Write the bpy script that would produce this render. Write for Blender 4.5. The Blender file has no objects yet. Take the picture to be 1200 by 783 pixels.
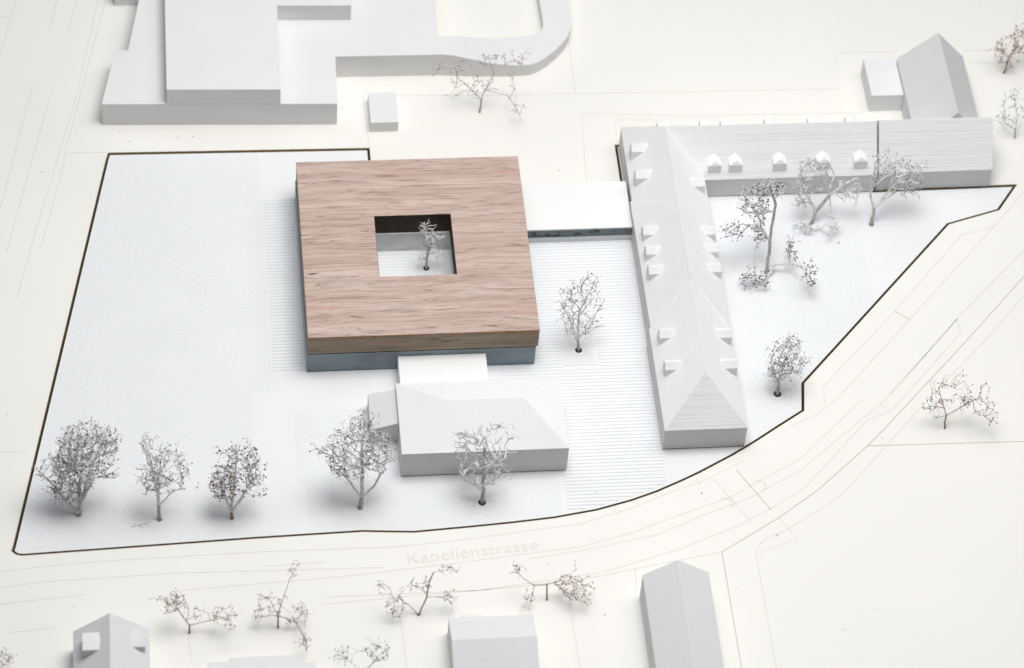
import bpy, bmesh, math, random
from mathutils import Vector, Matrix
from mathutils.geometry import tessellate_polygon

# ------------------------------------------------------------------ camera, light, exposure
S = 0.001                       # every length below is written in millimetres of the real table-top model
scene = bpy.context.scene
C = scene.collection
FPX, PITCH, ROLL, YAW = 3756.1, 0.8759074, -0.0901511, 0.1616763
CAM = Vector((-43.76, -701.36, 869.65))
fwd = Vector((math.sin(YAW)*math.cos(PITCH), math.cos(YAW)*math.cos(PITCH), -math.sin(PITCH)))
r0 = Vector((math.cos(YAW), -math.sin(YAW), 0)); d0 = fwd.cross(r0)
RIGHT = math.cos(ROLL)*r0 + math.sin(ROLL)*d0
DOWN = -math.sin(ROLL)*r0 + math.cos(ROLL)*d0
cam_data = bpy.data.cameras.new('camera'); cam = bpy.data.objects.new('camera', cam_data); C.objects.link(cam)
m3 = Matrix((RIGHT, -DOWN, -fwd)).transposed()
cam.matrix_world = Matrix.Translation(CAM*S) @ m3.to_4x4()
cam_data.sensor_width = 36; cam_data.lens = 36*FPX/1200
cam_data.clip_start = 0.05; cam_data.clip_end = 20
cam_data.dof.use_dof = True; cam_data.dof.focus_distance = 1.115; cam_data.dof.aperture_fstop = 15
scene.camera = cam

world = bpy.data.worlds.new('World'); scene.world = world; world.use_nodes = True
world.node_tree.nodes['Background'].inputs[0].default_value = (0.93, 0.96, 1.0, 1)
world.node_tree.nodes['Background'].inputs[1].default_value = 0.04

def area_light(name, loc, target, size, power, col):
    l = bpy.data.lights.new(name, 'AREA'); l.shape = 'SQUARE'; l.size = size; l.energy = power; l.color = col
    o = bpy.data.objects.new(name, l); C.objects.link(o); o.location = Vector(loc)*S
    o.rotation_euler = (Vector(target)-Vector(loc)).to_track_quat('-Z', 'Y').to_euler()
    return o
area_light('exhibition_softbox', (95, 0, 560), (75, -5, 0), 0.26, 2.15, (1.0, 0.985, 0.96))
area_light('side_softbox', (520, 110, 760), (70, 0, 0), 0.40, 1.5, (1.0, 0.985, 0.96))
area_light('ceiling_fill', (-30, 320, 1150), (50, 0, 0), 1.2, 5.6, (0.965, 0.98, 1.0))  # added broad fill from above and behind, standing in for ceiling light
scene.view_settings.view_transform = 'Standard'; scene.view_settings.look = 'None'
scene.view_settings.exposure = 0.0; scene.view_settings.gamma = 1.0
scene.view_settings.use_curve_mapping = False
scene.render.engine = 'CYCLES'; scene.cycles.max_bounces = 8; scene.cycles.use_denoising = True

def on_plane(px, py, z=0.0):
    """the point of the horizontal plane z that was surveyed at this spot of the photograph"""
    d = RIGHT*((px-600)/FPX) + DOWN*((py-391.5)/FPX) + fwd
    return CAM + d*((z-CAM.z)/d.z)
def on_lean(px, py, base, lean=0.3):
    """the point on the leaning upright sheet through a tree's foot"""
    d = RIGHT*((px-600)/FPX) + DOWN*((py-391.5)/FPX) + fwd
    n = Vector((0, -1, lean))
    return CAM + d*(((base-CAM).dot(n))/d.dot(n))

# ------------------------------------------------------------------ materials
def new_mat(name):
    m = bpy.data.materials.new(name); m.use_nodes = True
    nt = m.node_tree; return m, nt, nt.nodes['Principled BSDF']
def N(nt, t, **k):
    n = nt.nodes.new(t)
    for a, b in k.items(): setattr(n, a, b)
    return n
def mm_coords(nt, scale=(1, 1, 1), src='Object'):
    tc = N(nt, 'ShaderNodeTexCoord'); mp = N(nt, 'ShaderNodeMapping')
    mp.inputs['Scale'].default_value = tuple(1000*s for s in scale)
    nt.links.new(tc.outputs[src], mp.inputs[0]); return mp.outputs[0]
def noise(nt, vec, scale, detail=3, rough=.55, dist=0.0):
    n = N(nt, 'ShaderNodeTexNoise'); nt.links.new(vec, n.inputs['Vector'])
    n.inputs['Scale'].default_value = scale; n.inputs['Detail'].default_value = detail
    n.inputs['Roughness'].default_value = rough; n.inputs['Distortion'].default_value = dist
    return n.outputs['Fac']
def ramp(nt, fac, stops):
    r = N(nt, 'ShaderNodeValToRGB'); nt.links.new(fac, r.inputs[0])
    e = r.color_ramp.elements
    while len(e) < len(stops): e.new(0.5)
    for i, (p, c) in enumerate(stops):
        e[i].position = p; e[i].color = (*c, 1) if len(c) == 3 else c
    return r.outputs[0]
def mix(nt, a, b, fac, mode='MIX'):
    m = N(nt, 'ShaderNodeMix', data_type='RGBA', blend_type=mode)
    for s, v in ((6, a), (7, b), (0, fac)):
        if hasattr(v, 'links'): nt.links.new(v, m.inputs[s])
        elif s: m.inputs[s].default_value = (*v, 1)
        else: m.inputs[s].default_value = v
    return m.outputs[2]
def bump(nt, bs, h, strength, dist, prev=None):
    b = N(nt, 'ShaderNodeBump'); b.inputs['Strength'].default_value = strength; b.inputs['Distance'].default_value = dist*S
    nt.links.new(h, b.inputs['Height'])
    if prev: nt.links.new(prev, b.inputs['Normal'])
    nt.links.new(b.outputs[0], bs.inputs['Normal']); return b.outputs[0]

def plaster(name, col, layers=0.0, grain=0.35, rough=.75):
    m, nt, bs = new_mat(name)
    v = mm_coords(nt)
    a = noise(nt, v, .05, 3); b = noise(nt, v, 1.9, 4, .7)
    c = ramp(nt, a, [(.35, tuple(x*.975 for x in col)), (.65, col)])
    c = mix(nt, c, tuple(x*(.94-.05*min(1, grain)) for x in col), ramp(nt, b, [(.47, (0, 0, 0)), (.72, (.8, .8, .8))]))
    if layers:
        vz = mm_coords(nt, (.01, .01, 1.0))
        lz = noise(nt, vz, 1.3, 4, .8)
        c = mix(nt, c, tuple(x*.80 for x in col), ramp(nt, lz, [(.48, (0, 0, 0)), (.70, (layers, layers, layers))]))
        p = bump(nt, bs, lz, .9*layers, .35)
    else: p = None
    bump(nt, bs, b, grain, .12, p)
    nt.links.new(c, bs.inputs['Base Color']); bs.inputs['Roughness'].default_value = rough
    bs.inputs['Specular IOR Level'].default_value = .25
    return m

M_PRINT_SHADED = plaster('white_print_shaded', (.73, .72, .73), layers=.22)  # wall tone of the print, with shade put into the colour
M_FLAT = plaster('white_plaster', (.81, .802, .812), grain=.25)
M_ROOF_LIT = plaster('white_print_lit_roof', (.91, .91, .915), layers=.10, grain=1.0)  # lighter copy of the wall print: roof light put into the colour
M_ROOF_LIT_LINED = plaster('white_print_lit_lined_roof', (.90, .90, .915), layers=.7, grain=.6)  # same lit roof tone, with stronger layer lines
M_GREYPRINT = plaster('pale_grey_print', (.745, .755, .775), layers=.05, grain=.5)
M_SITE = plaster('white_site_board', (.83, .85, .875), grain=.1, rough=.6)
M_STUD = plaster('white_stud', (.80, .82, .845), grain=.1, rough=.6)
M_CARD = plaster('white_card', (.86, .87, .87), grain=.06, rough=.5)

def card_plate():
    m, nt, bs = new_mat('cream_card'); v = mm_coords(nt)
    big = noise(nt, v, .012, 4, .5); sm = noise(nt, v, 1.2, 3, .6); sp = noise(nt, v, .45, 1, .4)
    c = ramp(nt, big, [(.3, (.84, .832, .79)), (.7, (.875, .866, .822))])
    c = mix(nt, c, (.79, .775, .735), ramp(nt, sm, [(.6, (0, 0, 0)), (.85, (.5, .5, .5))]))
    c = mix(nt, c, (.30, .27, .24), ramp(nt, sp, [(.815, (0, 0, 0)), (.835, (.5, .5, .5))]))
    nt.links.new(c, bs.inputs['Base Color']); bs.inputs['Roughness'].default_value = .6
    bs.inputs['Specular IOR Level'].default_value = .3
    bump(nt, bs, sm, .08, .1); return m
M_CREAM = card_plate()

def simple(name, col, rough=.7, var=.25, scale=.8, spec=.3):
    m, nt, bs = new_mat(name); v = mm_coords(nt)
    n_ = noise(nt, v, scale, 4, .65)
    c = ramp(nt, n_, [(.3, tuple(x*(1-var) for x in col)), (.7, tuple(min(1, x*(1+var)) for x in col))])
    nt.links.new(c, bs.inputs['Base Color']); bs.inputs['Roughness'].default_value = rough
    bs.inputs['Specular IOR Level'].default_value = spec
    bump(nt, bs, n_, .2, .1); return m
M_MDF = simple('brown_board_edge', (.55, .41, .17), .8, .25, .5)
M_GAPFLOOR = simple('dark_board_below', (.045, .035, .02), .9)
M_LINE = simple('engraved_line', (.67, .645, .59), .8, .08, .2)
M_LINE_DARK = simple('engraved_line_dark', (.50, .47, .42), .8, .12, .2)
M_LETTER = simple('engraved_letter', (.775, .765, .72), .8, .05, .2)
M_TWIG = simple('grey_painted_twig', (.76, .76, .775), .7, .25, .5)
M_TWIG_PALE = simple('pale_painted_twig', (.80, .80, .79), .75, .30, .5)
M_TWIG_BROWN = simple('dry_brown_twig', (.55, .47, .45), .8, .4, .5)
M_BARK = simple('dark_trunk', (.50, .49, .47), .8, .35, .7)
M_BARK_BROWN = simple('brown_trunk', (.36, .26, .20), .8, .4, .7)
M_BUD = simple('dark_bud', (.13, .125, .135), .8, .6, .3)
M_BUD_PALE = simple('pale_bud', (.55, .54, .54), .8, .3, .3)
M_BUD_BROWN = simple('rust_bud', (.20, .095, .065), .8, .6, .3)
M_HOLE_SHADOW = simple('dark_hole_and_shadow', (.025, .018, .012), .8)  # drill holes, and the painted shadow lines under and between blocks
M_SPECK = simple('dark_dust', (.10, .09, .08), .9)

def wood(name, base=(.59, .445, .39), dark=(.37, .27, .225), pale=(.67, .545, .49)):
    m, nt, bs = new_mat(name)
    tc = N(nt, 'ShaderNodeTexCoord')
    warp = mm_coords(nt, (.022, .022, .022))
    wn = N(nt, 'ShaderNodeTexNoise'); nt.links.new(warp, wn.inputs['Vector']); wn.inputs['Scale'].default_value = 1; wn.inputs['Detail'].default_value = 2
    base_v = mm_coords(nt)
    sc = N(nt, 'ShaderNodeVectorMath', operation='SCALE'); sc.inputs['Scale'].default_value = 5.0
    sub = N(nt, 'ShaderNodeVectorMath', operation='SUBTRACT'); sub.inputs[1].default_value = (.5, .5, .5)
    nt.links.new(wn.outputs['Color'], sub.inputs[0]); nt.links.new(sub.outputs[0], sc.inputs[0])
    add = N(nt, 'ShaderNodeVectorMath', operation='ADD'); nt.links.new(base_v, add.inputs[0]); nt.links.new(sc.outputs[0], add.inputs[1])
    def stretched(sx, sy, scale, detail, rough):
        mp = N(nt, 'ShaderNodeMapping'); mp.inputs['Scale'].default_value = (sx, sy, sy)
        nt.links.new(add.outputs[0], mp.inputs[0]); return noise(nt, mp.outputs[0], scale, detail, rough)
    broad = stretched(.02, .22, 1, 4, .6); fine = stretched(.017, 1.25, 1, 5, .75)
    pore = stretched(.05, 2.1, 1, 3, .65); knot = stretched(.09, .8, 1, 2, .5); where = stretched(.05, .12, 1, 2, .5)
    c = ramp(nt, broad, [(.28, tuple((a+b)/2 for a, b in zip(base, dark))), (.5, base), (.72, pale)])
    c = mix(nt, c, dark, ramp(nt, fine, [(.45, (0, 0, 0)), (.66, (.7, .7, .7))]))
    c = mix(nt, c, pale, ramp(nt, fine, [(.28, (.5, .5, .5)), (.42, (0, 0, 0))]))
    c = mix(nt, c, tuple(x*.55 for x in dark), ramp(nt, pore, [(.60, (0, 0, 0)), (.67, (.75, .75, .75))]))
    kn = N(nt, 'ShaderNodeMath', operation='MULTIPLY')
    nt.links.new(ramp(nt, knot, [(.67, (0, 0, 0)), (.71, (1, 1, 1))]), kn.inputs[0])
    nt.links.new(ramp(nt, where, [(.5, (0, 0, 0)), (.62, (1, 1, 1))]), kn.inputs[1])
    c = mix(nt, c, (.06, .035, .03), kn.outputs[0])
    red = stretched(.03, .35, 1.3, 2, .5)
    c = mix(nt, c, (.50, .24, .17), ramp(nt, red, [(.60, (0, 0, 0)), (.72, (.35, .35, .35))]))
    lm = N(nt, 'ShaderNodeMath', operation='MULTIPLY')
    nt.links.new(ramp(nt, stretched(.010, .62, 1, 2, .45), [(.445, (0, 0, 0)), (.465, (1, 1, 1)), (.485, (0, 0, 0)), (.53, (0, 0, 0)), (.548, (1, 1, 1)), (.566, (0, 0, 0))]), lm.inputs[0])
    nt.links.new(ramp(nt, stretched(.06, .5, 1.3, 3, .6), [(.46, (0, 0, 0)), (.58, (.7, .7, .7))]), lm.inputs[1])
    c = mix(nt, c, tuple(x*.38 for x in dark), lm.outputs[0])
    nt.links.new(c, bs.inputs['Base Color']); bs.inputs['Roughness'].default_value = .62
    bs.inputs['Specular IOR Level'].default_value = .25
    p = bump(nt, bs, pore, .35, -.12); bump(nt, bs, fine, .25, -.1, p)
    return m
M_WOOD = wood('limed_oak_veneer')
M_WOOD_EDGE = wood('raw_oak_edge', (.36, .28, .205), (.22, .165, .115), (.42, .34, .26))

def acrylic(name, col, spot):
    m, nt, bs = new_mat(name); v = mm_coords(nt, (.5, .5, 1.0))
    a = noise(nt, v, .16, 3, .6); b = noise(nt, v, 1.5, 3, .6)
    c = ramp(nt, a, [(.3, tuple(x*.8 for x in col)), (.7, tuple(x*1.25 for x in col))])
    c = mix(nt, c, (.015, .02, .03), ramp(nt, noise(nt, v, .42, 2, .5), [(spot, (0, 0, 0)), (spot+.03, (.9, .9, .9))]))
    c = mix(nt, c, tuple(x*.8 for x in col), ramp(nt, b, [(.5, (0, 0, 0)), (.8, (.6, .6, .6))]))
    nt.links.new(c, bs.inputs['Base Color']); bs.inputs['Roughness'].default_value = .38
    bs.inputs['Specular IOR Level'].default_value = .45; return m
M_ACRYLIC = acrylic('blue_grey_acrylic', (.20, .25, .285), .9)
M_GLASSBAND = acrylic('smoked_glass_strip', (.13, .175, .19), .57)
M_COURT = acrylic('pale_courtyard_wall', (.62, .635, .62), .9)
M_CUT_DARK = simple('dark_cut_wood', (.055, .038, .024), .8, .45, .35)

# ------------------------------------------------------------------ object helpers
def tag(o, label=None, cat=None, group=None, kind=None):
    for k, v in (('label', label), ('category', cat), ('group', group), ('kind', kind)):
        if v: o[k] = v
    return o
def link(name, me, m, parent=None):
    o = bpy.data.objects.new(name, me); C.objects.link(o)
    if m and not me.materials: me.materials.append(m)
    if parent: o.parent = parent
    return o
def mesh_obj(name, verts, faces, m, parent=None, origin=(0, 0, 0), bevel=0.0):
    """verts in world millimetres; parents carry translation only"""
    pl = Vector(parent['mm']) if parent and 'mm' in parent else Vector((0, 0, 0))
    og = Vector(origin)
    me = bpy.data.meshes.new(name)
    me.from_pydata([(Vector(v)-pl-og)*S for v in verts], [], faces); me.update()
    bm = bmesh.new(); bm.from_mesh(me); bmesh.ops.recalc_face_normals(bm, faces=bm.faces); bm.to_mesh(me); bm.free()
    o = link(name, me, m, parent); o.location = og*S
    if bevel:
        b = o.modifiers.new('edge', 'BEVEL'); b.width = bevel*S; b.segments = 2; b.limit_method = 'ANGLE'; b.angle_limit = math.radians(25)
    return o
def empty(name, loc):
    o = bpy.data.objects.new(name, None); C.objects.link(o); o.location = Vector(loc)*S
    o.empty_display_size = .01; o['mm'] = list(loc); return o
def prism(pts, z0, z1):
    n = len(pts)
    v = [(x, y, z0) for x, y in pts] + [(x, y, z1) for x, y in pts]
    f = [tuple(range(n))[::-1], tuple(range(n, 2*n))] + [(i, (i+1) % n, n+(i+1) % n, n+i) for i in range(n)]
    return v, f
def box(x0, x1, y0, y1, z0, z1): return prism([(x0, y0), (x1, y0), (x1, y1), (x0, y1)], z0, z1)
def join(*parts):
    V, F = [], []
    for v, f in parts:
        k = len(V); V += list(v); F += [tuple(i+k for i in q) for q in f]
    return V, F
def dormer(cx, cy, dx, dy, w, h, rise, zs, setback=0.0, depth=None):
    """gabled dormer: front centre (cx, cy), (dx, dy) points into the slope, zs(x, y) is the slope's height"""
    k = zs(cx+dx, cy+dy)-zs(cx, cy); z0 = zs(cx, cy)
    depth = (h+rise)/k+.5; lx, ly = -dy*w/2, dx*w/2
    def p(t, side, z): return (cx+dx*t+lx*side, cy+dy*t+ly*side, z)
    V = [p(0, 1, z0-.6), p(0, -1, z0-.6), p(0, 1, z0+h), p(0, -1, z0+h), p(setback, 0, z0+h+rise), p(depth, 0, z0+h+rise),
         p(depth, 1, z0+h), p(depth, -1, z0+h), p(depth, 1, z0-.6), p(depth, -1, z0-.6)]
    return V, [(0, 1, 3, 2), (2, 3, 4), (2, 4, 5, 6), (3, 7, 5, 4), (0, 2, 6, 8), (1, 9, 7, 3), (6, 5, 7, 9, 8), (0, 8, 9, 1)]

# ------------------------------------------------------------------ the setting: plate, slot, inlaid site board
ZP = 0.3
outer_px = None
BND = [(-67.6, 106.6), (28.4, 105.3), (28.4, 84), (119.6, 84), (119.6, 103.4), (213.9, 103.4), (213.9, 76.9), (267.9, 77.6),
       (258.6, 65.0), (238.5, 58.8), (173.6, -13.1), (171.8, -25.3), (162.3, -31.6)]
for p in ((888, 517), (874, 525.6), (858, 535), (840, 544.5), (820, 555), (800, 564.5), (770, 577.5), (740, 588), (700, 599), (650, 608),
          (600, 614), (550, 619), (520, 621.8), (485, 625), (450, 624.5), (425, 624), (300, 632), (150, 643), (26, 652)):
    q = on_plane(*p); BND.append((q.x, q.y))
q0 = on_plane(13, 651); q1 = on_plane(15, 641); BND += [(q0.x+1.6, q0.y), (q0.x, q0.y+1.6), (q1.x, q1.y)]
BND.append((-68.4, 103.8))

def inset(poly, d):
    n = len(poly); out = []
    area = sum(poly[i][0]*poly[(i+1) % n][1]-poly[(i+1) % n][0]*poly[i][1] for i in range(n))
    s = 1 if area > 0 else -1
    for i in range(n):
        a, b, c = Vector(poly[i-1]), Vector(poly[i]), Vector(poly[(i+1) % n])
        e1, e2 = (b-a).normalized(), (c-b).normalized()
        n1, n2 = Vector((-e1.y, e1.x))*s, Vector((-e2.y, e2.x))*s
        m_ = (n1+n2); m_ = m_/max(.3, m_.dot(n1)); out.append(tuple(b+m_*d))
    return out
INS = inset(BND, 1.0)

def plate_with_hole(outer, hole, z):
    loops = [[Vector((x, y, 0)) for x, y in outer], [Vector((x, y, 0)) for x, y in hole]]
    tri = tessellate_polygon(loops); pts = [(x, y, z) for x, y in outer+hole]
    return pts, [tuple(t) for t in tri]
OUT = [(-330, -330), (520, -330), (520, 420), (-330, 420)]
v, f = plate_with_hole(OUT, BND, ZP)
plate = tag(mesh_obj('ground', v, f, M_CREAM), kind='structure')
plate['mm'] = [0, 0, 0]
n = len(BND)
v = [(x, y, ZP-.06) for x, y in BND]+[(x, y, -2.4) for x, y in BND]
mesh_obj('cut_edge', v, [(i, (i+1) % n, n+(i+1) % n, n+i) for i in range(n)], M_MDF, plate)
v = [(x, y, ZP) for x, y in BND]+[(x, y, ZP-.06) for x, y in BND]
mesh_obj('card_edge', v, [(i, (i+1) % n, n+(i+1) % n, n+i) for i in range(n)], M_CREAM, plate)
v = [(x, y, ZP-.05) for x, y in OUT]+[(x, y, -14) for x, y in OUT]
mesh_obj('plate_side', v, [(0, 1, 5, 4), (1, 2, 6, 5), (2, 3, 7, 6), (3, 0, 4, 7)], M_MDF, plate)
mesh_obj('slot_floor', *box(-108, 272, -82, 112, -3.4, -1.45), M_GAPFLOOR, plate)

v, f = [(x, y, 0) for x, y in INS], None
tri = tessellate_polygon([[Vector((x, y, 0)) for x, y in INS]])
site = tag(mesh_obj('site_ground', v, [tuple(t) for t in tri], M_SITE), kind='structure'); site['mm'] = [0, 0, 0]
n = len(INS)
v = [(x, y, 0) for x, y in INS]+[(x, y, -2.3) for x, y in INS]
mesh_obj('board_edge', v, [(i, (i+1) % n, n+(i+1) % n, n+i) for i in range(n)], M_MDF, site)

def inside(x, y, poly):
    c = False; j = len(poly)-1
    for i in range(len(poly)):
        xi, yi = poly[i]; xj, yj = poly[j]
        if (yi > y) != (yj > y) and x < (xj-xi)*(y-yi)/(yj-yi)+xi: c = not c
        j = i
    return c
SAFE = inset(BND, 1.7)

# ruled paving: raised strips with grooves between them
pads = [(89.2, 102.3, -1.6, 11.6), (39.5, 50.8, 41.0, 52.0)]
V, F = [], []
def strip(x0, x1, y, w=1.08, h=.16):
    global V, F
    b = .1
    k = len(V)
    V += [(x0, y, .004), (x1, y, .004), (x1, y+w, .004), (x0, y+w, .004), (x0, y+b, h), (x1, y+b, h), (x1, y+w-b, h), (x0, y+w-b, h)]
    F += [(k+4, k+5, k+6, k+7), (k, k+1, k+5, k+4), (k+1, k+2, k+6, k+5), (k+2, k+3, k+7, k+6), (k+3, k, k+4, k+7)]
def spans(x0, x1, y):
    out = [(x0, x1)]
    for a, b, c, d in pads:
        if c-1.0 < y < d:
            nx = []
            for s, e in out:
                if a > s and b < e: nx += [(s, a), (b, e)]
                else: nx.append((s, e))
            out = nx
    return out
P = 1.47
y = -68.0
while y < 83.5:
    if 0 <= y < 81.5: strip(-11.8, -.2, y)
    if y < 55.5:
        x0 = 80.3 if y > -1.2 else (62.3 if y > -16.0 else 86.6)
        x1 = 120.2
        if y < -47: x0 = 84.9
        # keep the strip inside the board
        if y < -38:
            xs = [x0+i*.5 for i in range(int((x1-x0)/.5)+1)]
            ok = [x for x in xs if inside(x, y, SAFE) and inside(x, y+1, SAFE)]
            if not ok: y += P; continue
            x0, x1 = min(ok), max(ok)
        for a, b in spans(x0, x1, y): strip(a, b, y)
    if 27.3 < y < 54:
        for a, b in spans(26.6, 53.4, y): strip(a, b, y)
    y += P
tag(mesh_obj('ruled_paving', V, F, M_SITE, site), kind='stuff')
for a, b, c, d in pads:
    mesh_obj('tree_pad', *join(box(a+.5, b-.5, c+.5, d-.5, 0.003, .18), box(a+1.7, b-1.7, c+1.7, d-1.7, .17, .27)), M_SITE, site, bevel=.08)

# studded paving: small studs in staggered rows
V, F = [], []
def stud(x, y, r=.23, h=.10):
    k = len(V)
    V.extend([(x-r, y-r, .003), (x+r, y-r, .003), (x+r, y+r, .003), (x-r, y+r, .003), (x-r*.7, y-r*.7, h), (x+r*.7, y-r*.7, h), (x+r*.7, y+r*.7, h), (x-r*.7, y+r*.7, h)])
    F.extend([(k+4, k+5, k+6, k+7), (k, k+1, k+5, k+4), (k+1, k+2, k+6, k+5), (k+2, k+3, k+7, k+6), (k+3, k, k+4, k+7)])
rnd = random.Random(4)
SX, SY = 1.16, 1.30
j = 0; y = -72.0
while y < 105:
    x = -100 + (SX/2 if j % 2 else 0)
    while x < 250:
        reg = (x < -12.6 and not (-20 < x and y < -8)) or (-3 < x < 83 and y < -48.8) or (-6 < x < 18.5 and -48.8 <= y < -16.5) \
            or (x > 153 and y < 70 and x < 205 and y < 68-(x-160)*.1)
        if reg and inside(x, y, SAFE): stud(x, y)
        x += SX
    y += SY/1.0*.62; j += 1
tag(mesh_obj('studded_paving', V, F, M_STUD, site), kind='stuff')

# engraved street and plot lines
LINES = [
 ([(20, 0), (0, 63)], 0), ([(0, 19), (12, 21)], 0), ([(67, 0), (57, 35)], 0), ([(90, 0), (79, 40)], 0),
 ([(115, 0), (90, 111), (38, 284), (20, 350)], 0), ([(124, 0), (90, 126), (77, 176), (75, 192), (48, 291)], 0),
 ([(38, 102), (8, 215), (0, 245)], 0), ([(60.5, 107), (30, 215), (8, 295)], 0), ([(78.5, 179), (124, 179)], 0), ([(0, 530), (27, 530)], 0),
 ([(0, 670), (60, 663), (133, 657), (300, 647), (463, 641), (540, 633), (680, 614), (739, 596), (785.5, 577), (826, 563), (872, 540)], 0),
 ([(0, 689), (50, 682), (200, 672), (380, 667), (450, 665)], 0), ([(0, 708), (100, 697)], 0), ([(10, 742), (67, 735)], 0),
 ([(213, 692), (400, 676), (520, 662), (640, 646), (680, 641), (742, 624), (801, 602), (854, 583.5), (928, 543), (940, 536), (1010, 468)], 0),
 ([(310, 664), (380, 659)], 0),
 ([(620, 655), (680, 645.5), (770, 627), (816.5, 607), (878.6, 583.5), (940, 550), (985, 512), (1032, 473.6), (1099, 400), (1121.7, 373.7)], 0),
 ([(380, 700), (563, 692), (697, 672), (720, 667), (798, 643), (866, 616), (903.5, 596), (944, 571), (1016, 493), (1044, 482)], 0),
 ([(380, 708), (613, 687), (705, 675), (757.6, 664), (846, 647)], 0),
 ([(846, 647), (912.8, 606.7), (959, 574), (1016.6, 522.6), (1039, 500), (1133, 399), (1200, 324)], 1),
 ([(863, 551), (903.5, 597.4)], 1), ([(836.7, 561.7), (878.6, 610)], 0), ([(817, 562), (821, 569)], 0),
 ([(846, 647), (869, 783)], 1), ([(913, 607), (934, 631), (886, 650), (909.7, 783)], 0),
 ([(887, 646), (890, 638), (897, 632), (922, 621), (986, 581), (1041, 519.6), (1086, 470), (1154.6, 399), (1200, 347)], 0),
 ([(743.6, 667), (746.7, 689)], 0), ([(967, 475), (964.4, 454), (1048.4, 364.8), (1127, 275.4), (1164.6, 265.8)], 0),
 ([(925, 500), (953.6, 488), (982, 466.7), (1066, 374.5), (1164.6, 265.8), (1200, 225)], 0), ([(1048.4, 364.8), (1066, 374.5)], 1),
 ([(1043, 463), (1121.7, 373.7), (1126, 390), (1045, 481), (1032, 474)], 0), ([(1121.7, 373.7), (1200, 293)], 0),
 ([(1016.6, 522.6), (1200, 517.4)], 1), ([(425, 112.5), (600, 111.5), (985, 104), (978.5, 62.5), (1052, 60)], 0), ([(425, 112.5), (433, 173)], 0),
 ([(1130, 59.5), (1167, 58.5), (1200, 58)], 0), ([(1135, 74), (1200, 73)], 0), ([(667, 50), (674, 109)], 0), ([(687.5, 213), (681, 132.5), (812, 136), (1010, 132)], 0),
 ([(722, 160), (721.5, 140), (770, 141)], 0), ([(470, 728), (477, 783)], 0), ([(670, 723), (680, 783)], 0), ([(221, 745), (224, 775)], 0),
]
for pts, dark in LINES:
    w = .13 if dark else .10
    P3 = [on_plane(px, py, ZP) for px, py in pts]
    V, F = [], []
    for i, p in enumerate(P3):
        a = P3[max(0, i-1)]; b = P3[min(len(P3)-1, i+1)]; t = (b-a).normalized(); nn = Vector((-t.y, t.x, 0))*w
        V += [(p.x-nn.x, p.y-nn.y, ZP+.03), (p.x+nn.x, p.y+nn.y, ZP+.03)]
        if i: k = 2*i; F.append((k-2, k-1, k+1, k))
    o = mesh_obj('engraved_line', V, F, M_LINE_DARK if dark else M_LINE, plate)

def lettering(text, p0, p1, height, material, name='street_name_lettering'):
    cu = bpy.data.curves.new(name, 'FONT'); cu.body = text; cu.size = 1.0; cu.extrude = 0.004
    tmp = bpy.data.objects.new('tmp', cu); C.objects.link(tmp)
    bpy.context.view_layer.update()
    me = bpy.data.meshes.new_from_object(tmp.evaluated_get(bpy.context.evaluated_depsgraph_get()))
    C.objects.unlink(tmp); bpy.data.objects.remove(tmp)
    xs = [v.co.x for v in me.vertices]; w = max(xs)-min(xs); L = (p1-p0).length
    for v in me.vertices: v.co = Vector(((v.co.x-min(xs))*L/w, v.co.y*height, v.co.z*8))*S
    o = link(name, me, material, plate); o.location = Vector((p0.x, p0.y, ZP+.04))*S
    d = p1-p0; o.rotation_euler = (0, 0, math.atan2(d.y, d.x)); return o
lettering('Kapellenstrasse', on_plane(479, 661, ZP), on_plane(632, 644, ZP), 6.4, M_LETTER)
for cx, cy, a in ((851, 590, .55), (890, 569, .55)):       # two small engraved bays beside the road
    c0 = on_plane(cx, cy, ZP); V, F = [], []
    for i in range(13):
        t = -math.pi/2+math.pi*i/12; 
        for r in (2.2, 2.42):
            x, y = r*math.cos(t)*.9, r*math.sin(t)
            V.append((c0.x+x*math.cos(a)-y*math.sin(a), c0.y+x*math.sin(a)+y*math.cos(a), ZP+.03))
        if i: k = 2*i; F.append((k-2, k-1, k+1, k))
    mesh_obj('engraved_bay_mark', V, F, M_LINE, plate)

# ------------------------------------------------------------------ hall complex at the back left
hall = tag(empty('hall_building', (-20, 120, ZP)), 'large white flat-roofed hall with a raised upper block and a curved ramp arm', 'building')
low = [(-69.4, 120.6), (17.0, 117.6), (17.7, 142.0), (57.7, 141.6), (56.8, 151.1), (57.9, 215), (-46, 215), (-54.2, 178), (-59.3, 148), (-64.0, 148.1)]
mesh_obj('lower_storey', *prism(low, ZP, 11.4), M_FLAT, hall, bevel=.12)
mesh_obj('upper_storey', *prism([(-45.5, 119.72), (-3.9, 118.27), (-3.2, 161.9), (24.6, 161.0), (25.5, 215), (-44.6, 215)], 11.42, 19.1), M_FLAT, hall, bevel=.12)
outer = [(56.0, 141.8, 11.36), (57.72, 141.6, 11.36), (62, 141.2, 11.1), (67, 140.7, 10), (72, 140.4, 8.6), (77, 140.2, 7.3), (82, 140.1, 6.4), (87.5, 140.1, 6.0), (91, 140.4, 5.9), (94.4, 141.8, 5.8),
         (98.2, 144.8, 5.7), (101.7, 148.3, 5.6), (104.8, 152, 5.5), (107, 155.4, 5.5), (108.4, 159, 5.5), (109.1, 163, 5.5), (109.4, 170, 5.5), (109.4, 215, 5.5)]
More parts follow.
